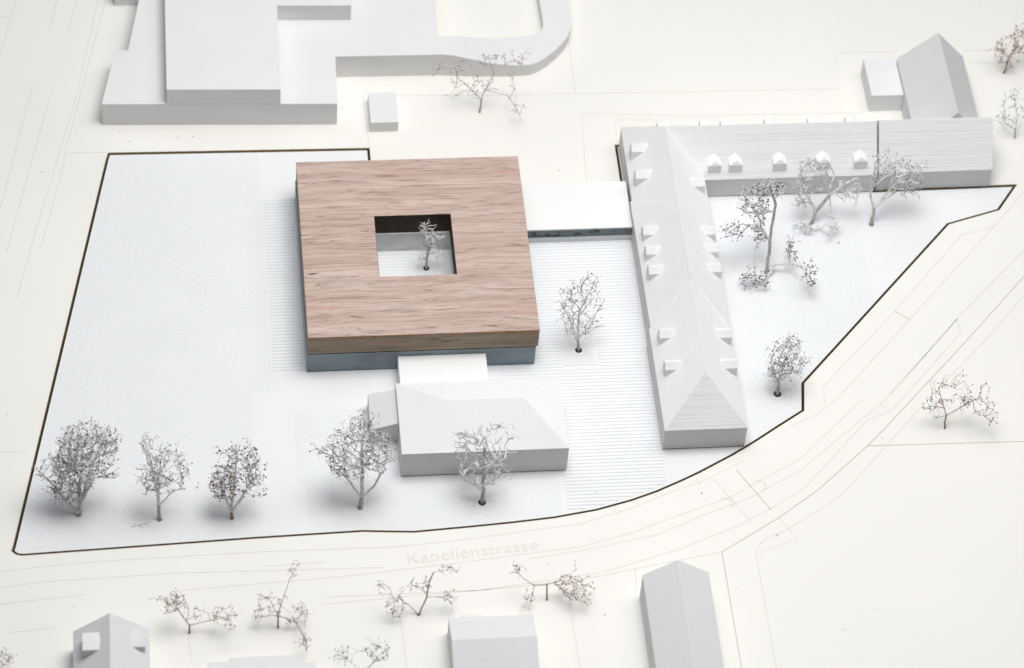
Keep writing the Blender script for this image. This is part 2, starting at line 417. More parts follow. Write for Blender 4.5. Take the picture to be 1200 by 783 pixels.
inner = [(56.0, 151.0, 11.36), (57.0, 151.1, 11.36), (61, 151.6, 11.1), (65, 152.4, 10), (69, 153.2, 8.6), (73, 154, 7.3), (77, 154.6, 6.4), (81, 155.0, 6.0), (85, 155.3, 5.9), (88.5, 155.6, 5.8),
         (91.5, 156, 5.7), (94, 156.5, 5.6), (95.9, 157.4, 5.5), (97.3, 158.8, 5.5), (98.1, 161, 5.5), (98.4, 164, 5.5), (98.2, 172, 5.5), (97.6, 215, 5.5)]
V = outer+inner+[(x, y, ZP) for x, y, z in outer]+[(x, y, ZP) for x, y, z in inner]; n = len(outer); F = []
for i in range(n-1):
    F += [(i, i+1, n+i+1, n+i), (i, 2*n+i, 2*n+i+1, i+1), (n+i, n+i+1, 3*n+i+1, 3*n+i)]
F += [(0, n, 3*n, 2*n), (n-1, 3*n-1, 4*n-1, 2*n-1)]
mesh_obj('curved_ramp', V, F, M_FLAT, hall)
b = tag(mesh_obj('small_block', *box(-64, -55.4, 182.8, 215, ZP, 9), M_FLAT, bevel=.1), 'grey-shaded end of a white block behind the hall at the top edge', 'building')
b = tag(mesh_obj('shed_building', *box(29.2, 39.5, 113.3, 128.8, ZP, 5.2), M_FLAT, bevel=.1), 'small low white box building between the big hall and the wood-roofed school', 'building')

# ------------------------------------------------------------------ school with the wooden slab
school = tag(empty('school_building', (40, 41, 0)), 'square courtyard building with thick wooden roof slab on a blue-grey base', 'building')
def ring(o, h, z0, z1):
    (a, b_, c, d), (e, f_, g, k) = o, h
    A = [(a, c), (b_, c), (b_, d), (a, d)]; B = [(e, g), (f_, g), (f_, k), (e, k)]
    V = [(x, y, z) for z in (z0, z1) for x, y in A+B]
    F = []
    for i in range(4):
        j = (i+1) % 4
        F += [(i, j, 4+j, 4+i), (8+i, 8+j, 12+j, 12+i), (i, j, 8+j, 8+i), (4+i, 4+j, 12+j, 12+i)]
    return V, F
HO = (26.4, 53.6, 26.9, 55.2)
mesh_obj('wooden_roof', *ring((.06, 80.24, 0.26, 82.24), (26.35, 53.65, 26.85, 55.25), 9.65, 18.0), M_WOOD_EDGE, school, bevel=.2)
mesh_obj('cut_opening', *ring((26.0, 54.0, 26.5, 55.6), (26.44, 53.56, 26.94, 55.16), 9.7, 18.45), M_CUT_DARK, school)  # near-black lining on the inner faces of the opening
mesh_obj('veneer_core', *ring((0, 80.3, 0.2, 82.3), HO, 18.02, 18.38), simple('orange_raw_edge', (.46, .23, .085), .7, .35, .4), school, bevel=.05)
mesh_obj('top_veneer', *ring((.05, 80.25, 0.25, 82.25), (26.35, 53.65, 26.85, 55.25), 18.39, 18.6), M_WOOD, school, bevel=.1)
mesh_obj('painted_shadow_line', *ring((.5, 79.3, .8, 81.5), (25.6, 54.4, 26.2, 56.0), 9.2, 9.7), M_HOLE_SHADOW, school)  # near-black inset ring paints the shadow line between slab and base
mesh_obj('base', *ring((-.3, 79.5, .1, 82.0), (25.0, 54.9, 25.6, 56.4), .32, 9.3), M_ACRYLIC, school, bevel=.1)
mesh_obj('contact_shadow', *ring((-.1, 79.3, .3, 81.8), (25.0, 54.9, 25.6, 56.4), .01, .3), M_HOLE_SHADOW, school)  # dark foot painting the thin shadow line where the base meets the board
V, F = ring((26.0, 54.2, 26.6, 55.0), (26.02, 54.18, 26.62, 54.98), .03, 9.2)
mesh_obj('courtyard_wall', *ring((25.2, 54.8, 25.8, 56.2), (26.2, 54.3, 26.7, 54.7), .03, 9.24), M_COURT, school, bevel=.06)

# link with a flat roof and a glass band
lk = tag(empty('link_building', (100, 67, 0)), 'flat white link with dark glass strip joining wooden school to long wing', 'building')
mesh_obj('plinth', *box(79.9, 120.6, 56.3, 78.3, .01, 2.3), M_MDF if False else M_GREYPRINT, lk, bevel=.06)
mesh_obj('glass_band', *box(80.0, 120.3, 56.9, 77.8, 2.32, 6.7), M_GLASSBAND, lk)
mesh_obj('roof', *box(80.5, 120.3, 56.2, 78.6, 6.72, 7.35), M_CARD, lk, bevel=.06)

# entrance block
tag(mesh_obj('entrance_building', *box(31.3, 62.0, -16.3, .04, .01, 7.05), M_CARD, bevel=.08), 'low plain white block between the wooden slab building and the hip-roofed house', 'building')

# hip-roofed house
def hip(x0, x1, y0, y1, ze, zr, rx0, rx1, ry):
    V = [(x0, y0, ze), (x1, y0, ze), (x1, y1, ze), (x0, y1, ze), (rx0, ry, zr), (rx1, ry, zr)]
    return V, [(0, 1, 5, 4), (1, 2, 5), (2, 3, 4, 5), (3, 0, 4), (0, 3, 2, 1)]
hh = tag(empty('hip_roofed_house', (57, -32, 0)), 'white hip-roofed house with low side annex in front of the wooden slab building', 'building')
mesh_obj('walls', *box(29.3, 86.0, -47.0, -16.5, .3, 12.5), M_PRINT_SHADED, hh, bevel=.1)
mesh_obj('contact_shadow', *box(29.5, 85.8, -46.85, -16.7, .01, .28), M_HOLE_SHADOW, hh)  # dark inset foot painted as the shadow line below the walls
mesh_obj('roof', *hip(29.2, 86.1, -47.1, -16.4, 12.52, 21.6, 45.4, 71.4, -31.5), plaster('smooth_lit_white_roof', (.925, .915, .92), .08, .25), hh, bevel=.1)  # whiter than its walls: light on the roof put into the colour
V = [(19.8, -32.2, .01), (29.28, -32.2, .01), (29.28, -16.6, .01), (19.8, -16.6, .01), (19.8, -32.2, 7.6), (29.28, -32.2, 10.6), (29.28, -17.4, 10.6), (19.8, -16.6, 7.6)]
mesh_obj('side_annex', V, [(0, 1, 5, 4), (1, 2, 6, 5), (2, 3, 7, 6), (3, 0, 4, 7), (4, 5, 6, 7), (0, 3, 2, 1)], M_PRINT_SHADED, hh, bevel=.1)

# ------------------------------------------------------------------ long L-shaped wing
wg = tag(empty('wing_building', (134.6, 30, 0)), 'long white L-shaped building with stepped ridged roof and rows of small dormers', 'building')
ZE, ZR, XM = 10.7, 24.3, 134.7
mesh_obj('walls', *join(box(119.95, 148.5, -39.7, 5.4, .3, ZE), box(120.4, 148.7, 5.42, 65.3, .3, ZE+.3), box(121.0, 148.7, 65.32, 102.3, .3, ZE), box(148.72, 213.1, 76.2, 102.3, .3, 9.3)), M_PRINT_SHADED, wg, bevel=.08)
mesh_obj('contact_shadow', *join(box(120.15, 148.3, -39.55, 5.2, .01, .28), box(120.6, 148.5, 5.42, 65.3, .01, .28), box(121.2, 148.5, 65.32, 102.3, .01, .28), box(148.72, 213.0, 76.4, 102.3, .01, .28)), M_HOLE_SHADOW, wg)  # dark inset feet painted as the wing's shadow line on the board
# front block: gable into the middle block, hip to the street
V = [(119.8, -39.85, ZE), (148.6, -39.85, ZE), (148.6, 5.4, ZE), (119.8, 5.4, ZE), (134.4, -25.3, ZR-.3), (134.5, 15.6, ZR-.3), (134.5, 5.4, ZR-.3)]
fr = mesh_obj('roof', [V[0], V[1], V[2], V[3], V[4], V[5]], [(0, 1, 4), (1, 2, 5, 4), (3, 0, 4, 5), (2, 3, 5)], M_ROOF_LIT, wg)
fr.data.materials.append(M_ROOF_LIT_LINED); fr.data.polygons[0].material_index = 1
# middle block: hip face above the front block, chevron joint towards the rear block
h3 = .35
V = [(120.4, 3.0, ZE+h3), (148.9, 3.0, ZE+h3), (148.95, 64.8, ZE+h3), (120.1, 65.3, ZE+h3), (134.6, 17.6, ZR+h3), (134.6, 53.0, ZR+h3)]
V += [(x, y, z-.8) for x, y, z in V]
mesh_obj('roof', V, [(0, 1, 4), (1, 2, 5, 4), (3, 0, 4, 5), (2, 8, 11, 5), (5, 11, 9, 3), (0, 6, 7, 1), (1, 7, 8, 2), (3, 9, 6, 0)], M_ROOF_LIT, wg, bevel=.1)
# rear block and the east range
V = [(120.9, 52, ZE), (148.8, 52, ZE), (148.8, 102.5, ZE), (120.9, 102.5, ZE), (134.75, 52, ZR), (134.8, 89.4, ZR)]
mesh_obj('roof', V, [(0, 1, 4), (1, 2, 5, 4), (3, 0, 4, 5), (2, 3, 5)], M_ROOF_LIT, wg)
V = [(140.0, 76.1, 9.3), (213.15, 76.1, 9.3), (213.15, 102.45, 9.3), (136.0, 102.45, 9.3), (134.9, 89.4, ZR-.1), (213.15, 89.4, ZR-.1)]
mesh_obj('roof', V, [(0, 1, 5, 4), (1, 2, 5), (2, 3, 4, 5), (3, 0, 4)], M_ROOF_LIT_LINED, wg)
# thin verge ribs where the blocks meet and along the ridges
def rib(p, q, r=.34):
    p, q = Vector(p), Vector(q); t = (q-p).normalized(); s_ = t.cross(Vector((0, 0, 1))).normalized()*r; u = Vector((0, 0, r*.42))
    V = [tuple(p-s_-u), tuple(p+u), tuple(p+s_-u), tuple(q-s_-u), tuple(q+u), tuple(q+s_-u)]
    return V, [(0, 1, 2), (5, 4, 3), (0, 3, 4, 1), (1, 4, 5, 2), (2, 5, 3, 0)]
mesh_obj('ridge', *join(rib((134.4, -25.3, ZR-.3), (134.5, 15.6, ZR-.3)), rib((134.6, 17.6, ZR+h3), (134.6, 53.0, ZR+h3)), rib((134.75, 53.2, ZR), (134.8, 89.4, ZR))), M_ROOF_LIT, wg)
SW = (ZR-ZE)/14.1
zw = lambda x, y: ZE+SW*(x-120.5)
ze = lambda x, y: ZE+SW*(148.8-x)
sb = (ZR-9.3)/13.2
zf = lambda x, y: 9.3+sb*(y-76.15)
zb = lambda x, y: 9.3+sb*(102.4-y)
for xf, y0 in ((122.3, 84.3), (122.3, 71.2), (121.9, 44.4), (121.8, 35.1), (121.7, 26.0), (121.9, -3.5), (122.1, -17.9)):
    mesh_obj('dormer', *dormer(xf, y0+2.1, 1, 0, 4.3, 4.2, 1.9, zw), M_ROOF_LIT, wg, bevel=.12)
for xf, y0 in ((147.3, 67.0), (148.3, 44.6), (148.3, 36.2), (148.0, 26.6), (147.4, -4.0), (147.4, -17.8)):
    mesh_obj('dormer', *dormer(xf, y0+2.1, -1, 0, 4.3, 3.9, 1.9, ze), M_ROOF_LIT, wg, bevel=.12)
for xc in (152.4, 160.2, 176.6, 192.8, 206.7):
    mesh_obj('dormer', *dormer(xc, 77.7, 0, 1, 4.9, 4.0, 1.5, zf, .9), M_ROOF_LIT, wg, bevel=.12)
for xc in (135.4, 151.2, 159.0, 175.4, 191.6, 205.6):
    mesh_obj('dormer', *dormer(xc, 98.4, 0, -1, 4.4, 4.0, 1.2, zb), M_ROOF_LIT, wg, bevel=.12)
def steps(x0, x1, y0, z0, xa, ya, za, n):
    """print layers proud of a south hip face: thin bars following its contours"""
    V, F = [], []
    rs = random.Random(9)
    for i in range(1, n):
        t = (i+rs.uniform(-.25, .25))/n
        a, b, y, z = x0+(xa-x0)*t, x1+(xa-x1)*t, y0+(ya-y0)*t, z0+(za-z0)*t
        q = join((V, F), box(a-.03, b+.03, y-.06, y+.4, z-.3, z+.035)); V, F = q
    return V, F
tag(mesh_obj('print_layer', *join(steps(119.8, 148.6, -39.85, ZE, 134.4, -25.3, ZR-.3, 13), steps(120.4, 148.9, 3.0, ZE+h3, 134.6, 17.6, ZR+h3, 15)), M_ROOF_LIT_LINED, wg), kind='stuff')

# range beyond the slot, church and annex
er = tag(empty('range_building', (235, 89, ZP)), 'plain white gabled range without dormers beyond the dark slot, below the tall church', 'building')
mesh_obj('walls', *box(214.1, 256.6, 77.0, 102.3, ZP, 9.3), M_PRINT_SHADED, er, bevel=.08)
V = [(214.1, 76.9, 9.32), (256.8, 76.9, 9.32), (256.8, 102.4, 9.32), (214.1, 102.4, 9.32), (214.1, 89.9, 24.0), (256.8, 89.9, 24.0)]
mesh_obj('roof', V, [(0, 1, 5, 4), (1, 2, 5), (2, 3, 4, 5), (3, 0, 4), (0, 3, 2, 1)], M_ROOF_LIT_LINED, er, bevel=.08)
mesh_obj('slot_side_edge', *box(213.98, 214.09, 77.2, 102.1, ZP, 9.0), M_MDF, er)
ch = tag(empty('church_building', (243, 118, ZP)), 'tall steep-roofed pale grey church-like building at the back right', 'building')
mesh_obj('walls', *prism([(230.5, 102.6), (256.0, 102.6), (256.0, 134.2), (230.5, 134.2)], ZP, 10.2), M_GREYPRINT, ch, bevel=.08)
V = [(230.4, 90.2, 10.22), (256.1, 90.2, 10.22), (256.1, 134.6, 10.22), (230.4, 134.6, 10.22), (243.3, 90.2, 26.6), (243.3, 131.6, 26.6)]
mesh_obj('roof', V, [(0, 1, 4), (1, 2, 5, 4), (2, 3, 5), (3, 0, 4, 5), (0, 3, 2, 1)], M_GREYPRINT, ch, bevel=.15)
tag(mesh_obj('annex_building', *box(218.0, 230.35, 116.8, 136.2, ZP, 8.8), M_FLAT, bevel=.1), 'small flat-topped white cube against the left side of the tall church', 'building')

# houses along the near edge
def gable(x0, x1, y0, y1, ze_, zr, along='y'):
    if along == 'y':
        xm = (x0+x1)/2; V = [(x0, y0, ze_), (x1, y0, ze_), (x1, y1, ze_), (x0, y1, ze_), (xm, y0, zr), (xm, y1, zr)]
        return V, [(0, 1, 4), (1, 2, 5, 4), (2, 3, 5), (3, 0, 4, 5), (0, 3, 2, 1)]
    ym = (y0+y1)/2; V = [(x0, y0, ze_), (x1, y0, ze_), (x1, y1, ze_), (x0, y1, ze_), (x0, ym, zr), (x1, ym, zr)]
    return V, [(0, 1, 5, 4), (1, 2, 5), (2, 3, 4, 5), (3, 0, 4), (0, 3, 2, 1)]
rh = tag(empty('gabled_house', (115.6, -125, ZP)), 'long pale grey gabled house cut by the bottom edge, right of centre', 'building')
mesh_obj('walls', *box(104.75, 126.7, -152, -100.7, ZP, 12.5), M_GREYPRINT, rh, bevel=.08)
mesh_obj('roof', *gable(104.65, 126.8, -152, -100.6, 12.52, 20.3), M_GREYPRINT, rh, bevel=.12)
mh = tag(empty('gabled_house', (54, -122, ZP)), 'white gabled house with a small box behind, at bottom centre', 'building')
mesh_obj('walls', *box(40.0, 67.5, -136.0, -111.9, ZP, 9.0), M_FLAT, mh, bevel=.08)
mesh_obj('roof', *gable(39.9, 67.6, -134.5, -111.8, 9.02, 13.0, 'x'), plaster('white_house_roof', (.775, .78, .805), .25, .4), mh, bevel=.12)
mesh_obj('rear_box', *box(44.7, 51.8, -111.88, -108.7, ZP, 6.0), M_FLAT, mh, bevel=.08)
lh = tag(empty('gabled_house', (-69, -130, ZP)), 'white house with one dormer on each roof slope, at the bottom left', 'building')
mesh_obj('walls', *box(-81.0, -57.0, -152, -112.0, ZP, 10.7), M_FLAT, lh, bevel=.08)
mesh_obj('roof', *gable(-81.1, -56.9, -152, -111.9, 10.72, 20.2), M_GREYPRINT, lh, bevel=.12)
sl = 9.48/12.1
zl = lambda x, y: 10.72+sl*(x+81.1)
zr_ = lambda x, y: 10.72+sl*(-56.9-x)
mesh_obj('dormer', *dormer(-77.9, -120.6, 1, 0, 6.8, 4.2, .25, zl), M_FLAT, lh, bevel=.1)
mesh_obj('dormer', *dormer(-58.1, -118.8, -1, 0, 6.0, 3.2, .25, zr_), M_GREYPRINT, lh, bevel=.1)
tag(mesh_obj('flat_building', *prism([(-38.5, -152), (-3.6, -152), (-3.6, -123.9), (-8.5, -123.9), (-8.5, -121.8), (-8.5, -120.8), (-31.6, -120.8), (-31.6, -122.3), (-38.5, -122.3)], ZP, 5.0), M_FLAT, bevel=.1),
    'low flat white building just showing at the bottom edge, left of centre', 'building')

# ------------------------------------------------------------------ dried-twig trees
def octa(V, F, c, r):
    k = len(V); x, y, z = c
    V.extend([(x+r, y, z), (x-r, y, z), (x, y+r, z), (x, y-r, z), (x, y, z+r), (x, y, z-r)])
    F.extend([(k, k+2, k+4), (k+2, k+1, k+4), (k+1, k+3, k+4), (k+3, k, k+4), (k+2, k, k+5), (k+1, k+2, k+5), (k+3, k+1, k+5), (k, k+3, k+5)])
def tube(V, F, p, q, r0_, r1_, sides=4):
    t = (q-p)
    if t.length < 1e-5: return
    t.normalize(); a = t.orthogonal().normalized(); b_ = t.cross(a); k = len(V)
    for c, r in ((p, r0_), (q, r1_)):
        for i in range(sides):
            an = 2*math.pi*i/sides; V.append(tuple(c+(a*math.cos(an)+b_*math.sin(an))*r))
    for i in range(sides):
        j = (i+1) % sides; F.append((k+i, k+j, k+sides+j, k+sides+i))
def tree(label, base, limbs, blobs, seed, style='grey', group=None, z0=0.0, lean=.3, rt=.1, trunk_r=.75, bud=.3, buds=.8, fork=1, socket=None, alpha=.35, bow=.1, limb_r=.0, dens=1.3, whisk=.45):
    rn = random.Random(seed)
    B = on_plane(*base, z0)
    T = {'grey': (M_TWIG, M_BARK, M_BUD), 'pale': (M_TWIG_PALE, M_BARK, M_BUD_PALE), 'brown': (M_TWIG_BROWN, M_BARK_BROWN, M_BUD),
         'rust': (M_TWIG, M_BARK_BROWN, M_BUD_BROWN), 'rustout': (M_TWIG_BROWN, M_BARK_BROWN, M_BUD_BROWN)}[style]
    nodes = [B.copy()]; par = [-1]; plen = [0.0]; istrunk = [True]
    def reach(px, py, least):
        # twigs that the photograph shows low beside the foot arch towards the viewer above the ground
        p = on_lean(px, py, B, lean); zm = z0+min(least, abs(p.x-B.x)*.7+max(0, B.y-p.y)*.5)
        return on_plane(px, py, zm) if p.z < zm else p
    def add(p, parent, tr=False):
        nodes.append(p); par.append(parent); plen.append(plen[parent]+(p-nodes[parent]).length); istrunk.append(tr); return len(nodes)-1
    def run(parent, q, tr=False, jit=.07):
        p = nodes[parent]; L = (q-p).length; m = max(1, int(L/2.2)); cur = parent
        side = Vector((rn.gauss(0, 1), rn.gauss(0, 1), rn.gauss(0, .6)))*L*bow*(.15 if jit < .05 else 1)
        for i in range(1, m+1):
            t = i/m; w = p.lerp(q, t)+side*(4*t*(1-t))*.5
            if i < m: w += Vector((rn.gauss(0, 1), rn.gauss(0, 1), rn.gauss(0, 1)))*jit*min(L, 6)
            cur = add(w, cur, tr)
        return cur
    for li, lb in enumerate(limbs):
        pts = [reach(px, py, 10 if li else 0) for px, py in lb]
        dep = rn.uniform(-.25, .25) if li >= fork else 0
        start = min(range(len(nodes)), key=lambda i: (nodes[i]-pts[0]).length)
        L = 0; cur = start; prev = pts[0]
        for q in pts[1:]:
            L += (q-prev).length; prev = q
            # step along the line of sight keeps the outline, moves the limb in depth
            q2 = q+(CAM-q).normalized()*(-dep*L)
            cur = run(cur, q2, li < fork, .018)
    limbset = [i for i in range(len(nodes)) if not istrunk[i]]
    att = []
    for cx, cy, rx, ry, cnt in blobs:
        c = reach(cx, cy, 9.5); mmpx = (c-CAM).dot(fwd)/FPX
        for _ in range(int(cnt*dens)):
            while True:
                a, b_, d = rn.uniform(-1, 1), rn.uniform(-1, 1), rn.uniform(-1, 1)
                rr = a*a+b_*b_+d*d
                if rr <= 1 and rr > .08: break
            dep = min(rx, ry*1.2)*.8
            p = c+RIGHT*(a*rx*mmpx)+DOWN*(b_*ry*mmpx)+fwd*(d*dep*mmpx)
            if p.z < z0+1.0: p = p+Vector((0, 0, z0+1.0-p.z+rn.uniform(0, 2)))
            att.append(p)
    att.sort(key=lambda p: (p-nodes[0]).length+rn.uniform(-3, 3))
    nch = {}
    for p in att:
        best, bi = 1e9, 0
        for i, q in enumerate(nodes):
            if istrunk[i] and (q-B).length < 3.5: continue
            d = (p-q).length
            if d >= best: continue
            c = d+alpha*plen[i]*.5+(2.2 if nch.get(i, 0) >= 2 else 0)
            if c < best: best, bi = c, i
        nch[bi] = nch.get(bi, 0)+1
        run(bi, p)
    for i in range(len(nodes)-1, 4, -1):
        if istrunk[i] or rn.random() > whisk or (nodes[i]-B).length < 9: continue
        d = (nodes[i]-nodes[par[i]]).normalized(); d2 = (d*.5+Vector((rn.gauss(0, 1), rn.gauss(0, 1), rn.gauss(.2, 1))).normalized()).normalized()
        L = rn.uniform(.6, 2.1); k = add(nodes[i]+d2*L*.55, i); d3 = (d2+Vector((rn.gauss(0, .5), rn.gauss(0, .5), rn.gauss(0, .5)))).normalized()
        if nodes[k].z > z0+.5: add(nodes[k]+d3*L*.5, k)
    n_ = len(nodes); kids = [0]*n_; tips = [1.0]*n_
    cnt = [0.0]*n_
    for i in range(n_-1, 0, -1):
        if cnt[i] == 0: cnt[i] = 1
        cnt[par[i]] += cnt[i]; kids[par[i]] += 1
    cnt[0] = max(cnt[0], 1); mx = cnt[0]
    rad = [min(trunk_r*.8, rt*(c**.34)) for c in cnt]
    tV, tF, cV, cF, bV, bF = [], [], [], [], [], []
    for i in limbset: rad[i] = max(rad[i], limb_r)
    for i in range(1, n_):
        a = par[i]
        r1 = rad[i]; r0_ = min(rad[a], rad[i]*1.5)
        big = istrunk[i]
        if big: r1 = max(r1, trunk_r*.62); r0_ = max(r0_, trunk_r*(.95 if a == 0 else .72))
        tube(tV if big else cV, tF if big else cF, nodes[a], nodes[i], r0_, r1, 7 if big else (5 if r1 > .3 else 3))
        if kids[i] == 0:
            d = (nodes[i]-nodes[a]).normalized()
            for _ in range(rn.choice((1, 2, 2))):
                e = nodes[i]+(d+Vector((rn.gauss(0, .8), rn.gauss(0, .8), rn.gauss(0, .8)))).normalized()*rn.uniform(.7, 1.9)
                if e.z < z0+.3: continue
                tube(cV, cF, nodes[i], e, rt*.9, rt*.45, 3)
                if rn.random() < buds*.5: octa(bV, bF, e, bud*rn.uniform(.45, .8))
            if rn.random() < buds*.6: octa(bV, bF, nodes[i], bud*rn.uniform(.6, 1.15))
        elif kids[i] > 1 and rn.random() < buds*.8: octa(bV, bF, nodes[i], max(rad[i]*1.2, bud*rn.uniform(.7, 1.25)))
    root = tag(empty('tree', tuple(B)), label, 'tree', group)
    tube(tV, tF, B+Vector((0, 0, -.4)), B+Vector((0, 0, .9)), trunk_r*1.15, trunk_r*.9, 8)
    mesh_obj('trunk', tV, tF, T[1], root); mesh_obj('crown', cV, cF, T[0], root)
    if bV: tag(mesh_obj('bud', bV, bF, T[2], root), kind='stuff')
    if socket:
        V, F = [], []
        for i in range(16):
            an = 2*math.pi*i/16; V.append((B.x+math.cos(an)*socket, B.y+math.sin(an)*socket, z0+(.29 if socket > 1 else .05)))
        V2 = [(B.x+(x-B.x)*.75, B.y+(y-B.y)*.75, z+.12) for x, y, z in V]
        V += V2; F = [(i, (i+1) % 16, 16+(i+1) % 16, 16+i) for i in range(16)]+[tuple(range(16, 32))]
        mesh_obj('drill_hole', V, F, M_HOLE_SHADOW, root)
    return root
GI, GO = 'dried twig trees on the white site board', 'dried twig trees on the cream board around the site'
tree('large dense grey twig tree at the near left corner of the white site board', (93, 604), [[(93, 604), (95, 596)], [(93, 602), (98, 580), (108, 540)], [(93, 602), (92, 575), (98, 545)], [(94, 600), (104, 572), (110, 558)], [(92, 603), (80, 590), (66, 575)]],
     [(102, 528, 36, 36, 330), (90, 545, 30, 28, 130), (66, 550, 24, 20, 70), (78, 577, 22, 14, 60), (135, 512, 9, 9, 16), (128, 557, 16, 5, 14)], 11, 'grey', GI, trunk_r=.85, bud=.36, rt=.115, dens=1.5, buds=.8)
tree('thin grey twig tree second from the left along the near edge of the site', (187, 609), [[(187, 609), (186, 592)], [(186, 592), (185, 560), (190, 530)], [(186, 592), (205, 575), (232, 570)], [(186, 580), (178, 545), (167, 512)]],
     [(192, 550, 32, 30, 150), (172, 520, 10, 12, 16), (178, 562, 14, 16, 36)], 12, 'grey', GI, socket=.9, bud=.33)
tree('twig tree with rust brown buds third from left along the near edge of the site', (272, 608), [[(272, 608), (271, 600)], [(271, 600), (265, 585), (258, 565)], [(271, 600), (275, 560), (278, 530)], [(272, 600), (284, 582), (296, 560)]],
     [(262, 568, 18, 18, 110), (280, 548, 30, 34, 170), (302, 565, 12, 22, 24)], 13, 'rust', GI, bud=.45, trunk_r=.6)
tree('broad round grey twig tree beside the left annex of the hip-roofed house', (422, 595), [[(422, 595), (424, 583)], [(424, 583), (408, 562), (395, 550)], [(424, 583), (425, 555), (424, 520)], [(424, 583), (438, 570), (446, 555)]],
     [(422, 526, 42, 34, 250), (405, 545, 26, 20, 70), (445, 535, 20, 22, 70), (377, 527, 16, 7, 12), (428, 492, 18, 12, 40)], 14, 'grey', GI, bud=.36, trunk_r=.9, socket=1.0)
tree('open pale twig tree standing before the front wall of the hip-roofed house', (565, 589), [[(565, 589), (567, 560), (568, 525)], [(566, 575), (545, 562), (540, 548)], [(567, 570), (585, 560), (590, 548)]],
     [(566, 540, 36, 32, 110), (580, 508, 26, 14, 30), (548, 515, 14, 12, 18)], 15, 'pale', GI, bud=.33, socket=1.3, trunk_r=.85, fork=1, rt=.14)
tree('slender fan-shaped twig tree on the square pad in the ruled paving', (678, 411), [[(678, 411), (677, 396)], [(677, 396), (679, 365), (690, 345), (700, 325)], [(677, 398), (690, 385), (697, 370), (708, 352)], [(677, 396), (668, 375), (655, 352)], [(690, 385), (708, 382)]],
     [(680, 365, 28, 34, 100), (690, 332, 20, 14, 24), (663, 352, 12, 20, 24)], 16, 'grey', GI, bud=.3, socket=1.25, trunk_r=.6)
tree('small pale twig tree inside the courtyard of the wooden slab building', (499.5, 315), [[(499.5, 315), (501, 298), (506, 285)], [(501, 300), (497, 282), (501, 266)]],
     [(506, 286, 12, 14, 34), (499, 270, 9, 10, 20), (493, 300, 5, 10, 12), (514, 296, 6, 6, 8)], 17, 'pale', GI, bud=.25, socket=1.1, trunk_r=.55, rt=.12, lean=.05, bow=.12)
tree('tall twig tree with long bare trunk and drooping side branches beside the long wing', (898, 319), [[(898, 319), (902, 290), (904, 267)], [(904, 267), (909, 240), (903, 220)], [(903, 285), (893, 270), (870, 262), (850, 275)], [(900, 312), (925, 308), (940, 314), (955, 332)], [(925, 308), (926, 280)], [(895, 275), (885, 290), (884, 325)]],
     [(882, 236, 20, 20, 74), (904, 222, 16, 14, 50), (858, 270, 12, 10, 28), (889, 272, 9, 16, 34), (884, 328, 19, 13, 60), (927, 292, 7, 16, 30), (949, 322, 9, 14, 30), (890, 250, 12, 14, 20)], 18, 'grey', GI, bud=.42, socket=1.0, trunk_r=.75, limb_r=.17, fork=2)
tree('curly twig tree with arching drooping branches before the dormered range', (950, 262), [[(950, 262), (956, 248), (972, 229)], [(972, 229), (968, 200), (955, 187), (942, 195), (936, 212), (940, 226)], [(972, 229), (990, 215), (1005, 208), (1008, 220), (1003, 236)], [(973, 230), (974, 250), (980, 262), (970, 275)], [(958, 247), (948, 232), (932, 236)], [(970, 225), (978, 205), (970, 190)], [(968, 215), (955, 205), (948, 212)]],
     [(952, 198, 20, 13, 60), (938, 218, 9, 16, 40), (962, 212, 12, 14, 30), (990, 222, 14, 12, 22), (1004, 225, 5, 12, 14), (945, 268, 20, 9, 44), (976, 262, 12, 12, 18), (938, 240, 12, 6, 12)], 19, 'grey', GI, bud=.26, buds=.35, trunk_r=.9, rt=.125, limb_r=.3)
tree('twig tree with short dark trunk and crown overlapping the plain gabled range', (1021, 263), [[(1021, 263), (1024, 243)], [(1024, 243), (1020, 228), (1026, 190), (1043, 170)], [(1024, 243), (1038, 228), (1060, 205), (1086, 188)], [(1024, 243), (1045, 228), (1055, 215)]],
     [(1052, 207, 32, 20, 130), (1038, 190, 18, 16, 34), (1072, 195, 14, 14, 26), (1065, 225, 12, 8, 14)], 20, 'grey', GI, bud=.3, socket=1.0, trunk_r=.8)
tree('small dense upright twig bush beside the angled right edge of the site', (911, 462), [[(911, 462), (912, 452)], [(912, 452), (918, 425), (928, 405)], [(912, 452), (905, 430)]],
     [(924, 418, 22, 26, 170), (908, 435, 12, 16, 50)], 21, 'grey', GI, bud=.34, socket=1.35, trunk_r=.8)
OK = dict(group=GO, z0=ZP, bud=.3, rt=.066, buds=1.0, trunk_r=.34, alpha=.25, dens=1.15, whisk=.3)
tree('sparse brown twig tree before the curved ramp of the large hall', (562, 132), [[(562, 132), (564, 117)], [(564, 117), (572, 100), (579, 87)], [(564, 117), (545, 98), (528, 85)], [(572, 108), (595, 112), (606, 128), (611, 143)], [(579, 87), (597, 72)], [(579, 87), (573, 68)]],
     [(539, 105, 18, 14, 14), (572, 68, 14, 8, 20), (605, 66, 16, 12, 20), (540, 76, 14, 9, 14), (512, 78, 11, 7, 10), (562, 100, 18, 12, 20), (603, 92, 6, 14, 8), (607, 126, 8, 15, 12)], 31, 'brown', **OK)
tree('reddish twig tree at the upper right edge of the photo, right of the tall church', (1176, 86), [[(1176, 86), (1182, 68), (1192, 55)], [(1182, 68), (1172, 58)]],
     [(1182, 62, 18, 20, 60), (1197, 45, 12, 14, 40)], 32, 'rustout', group=GO, z0=ZP, bud=.4, rt=.085, trunk_r=.4)
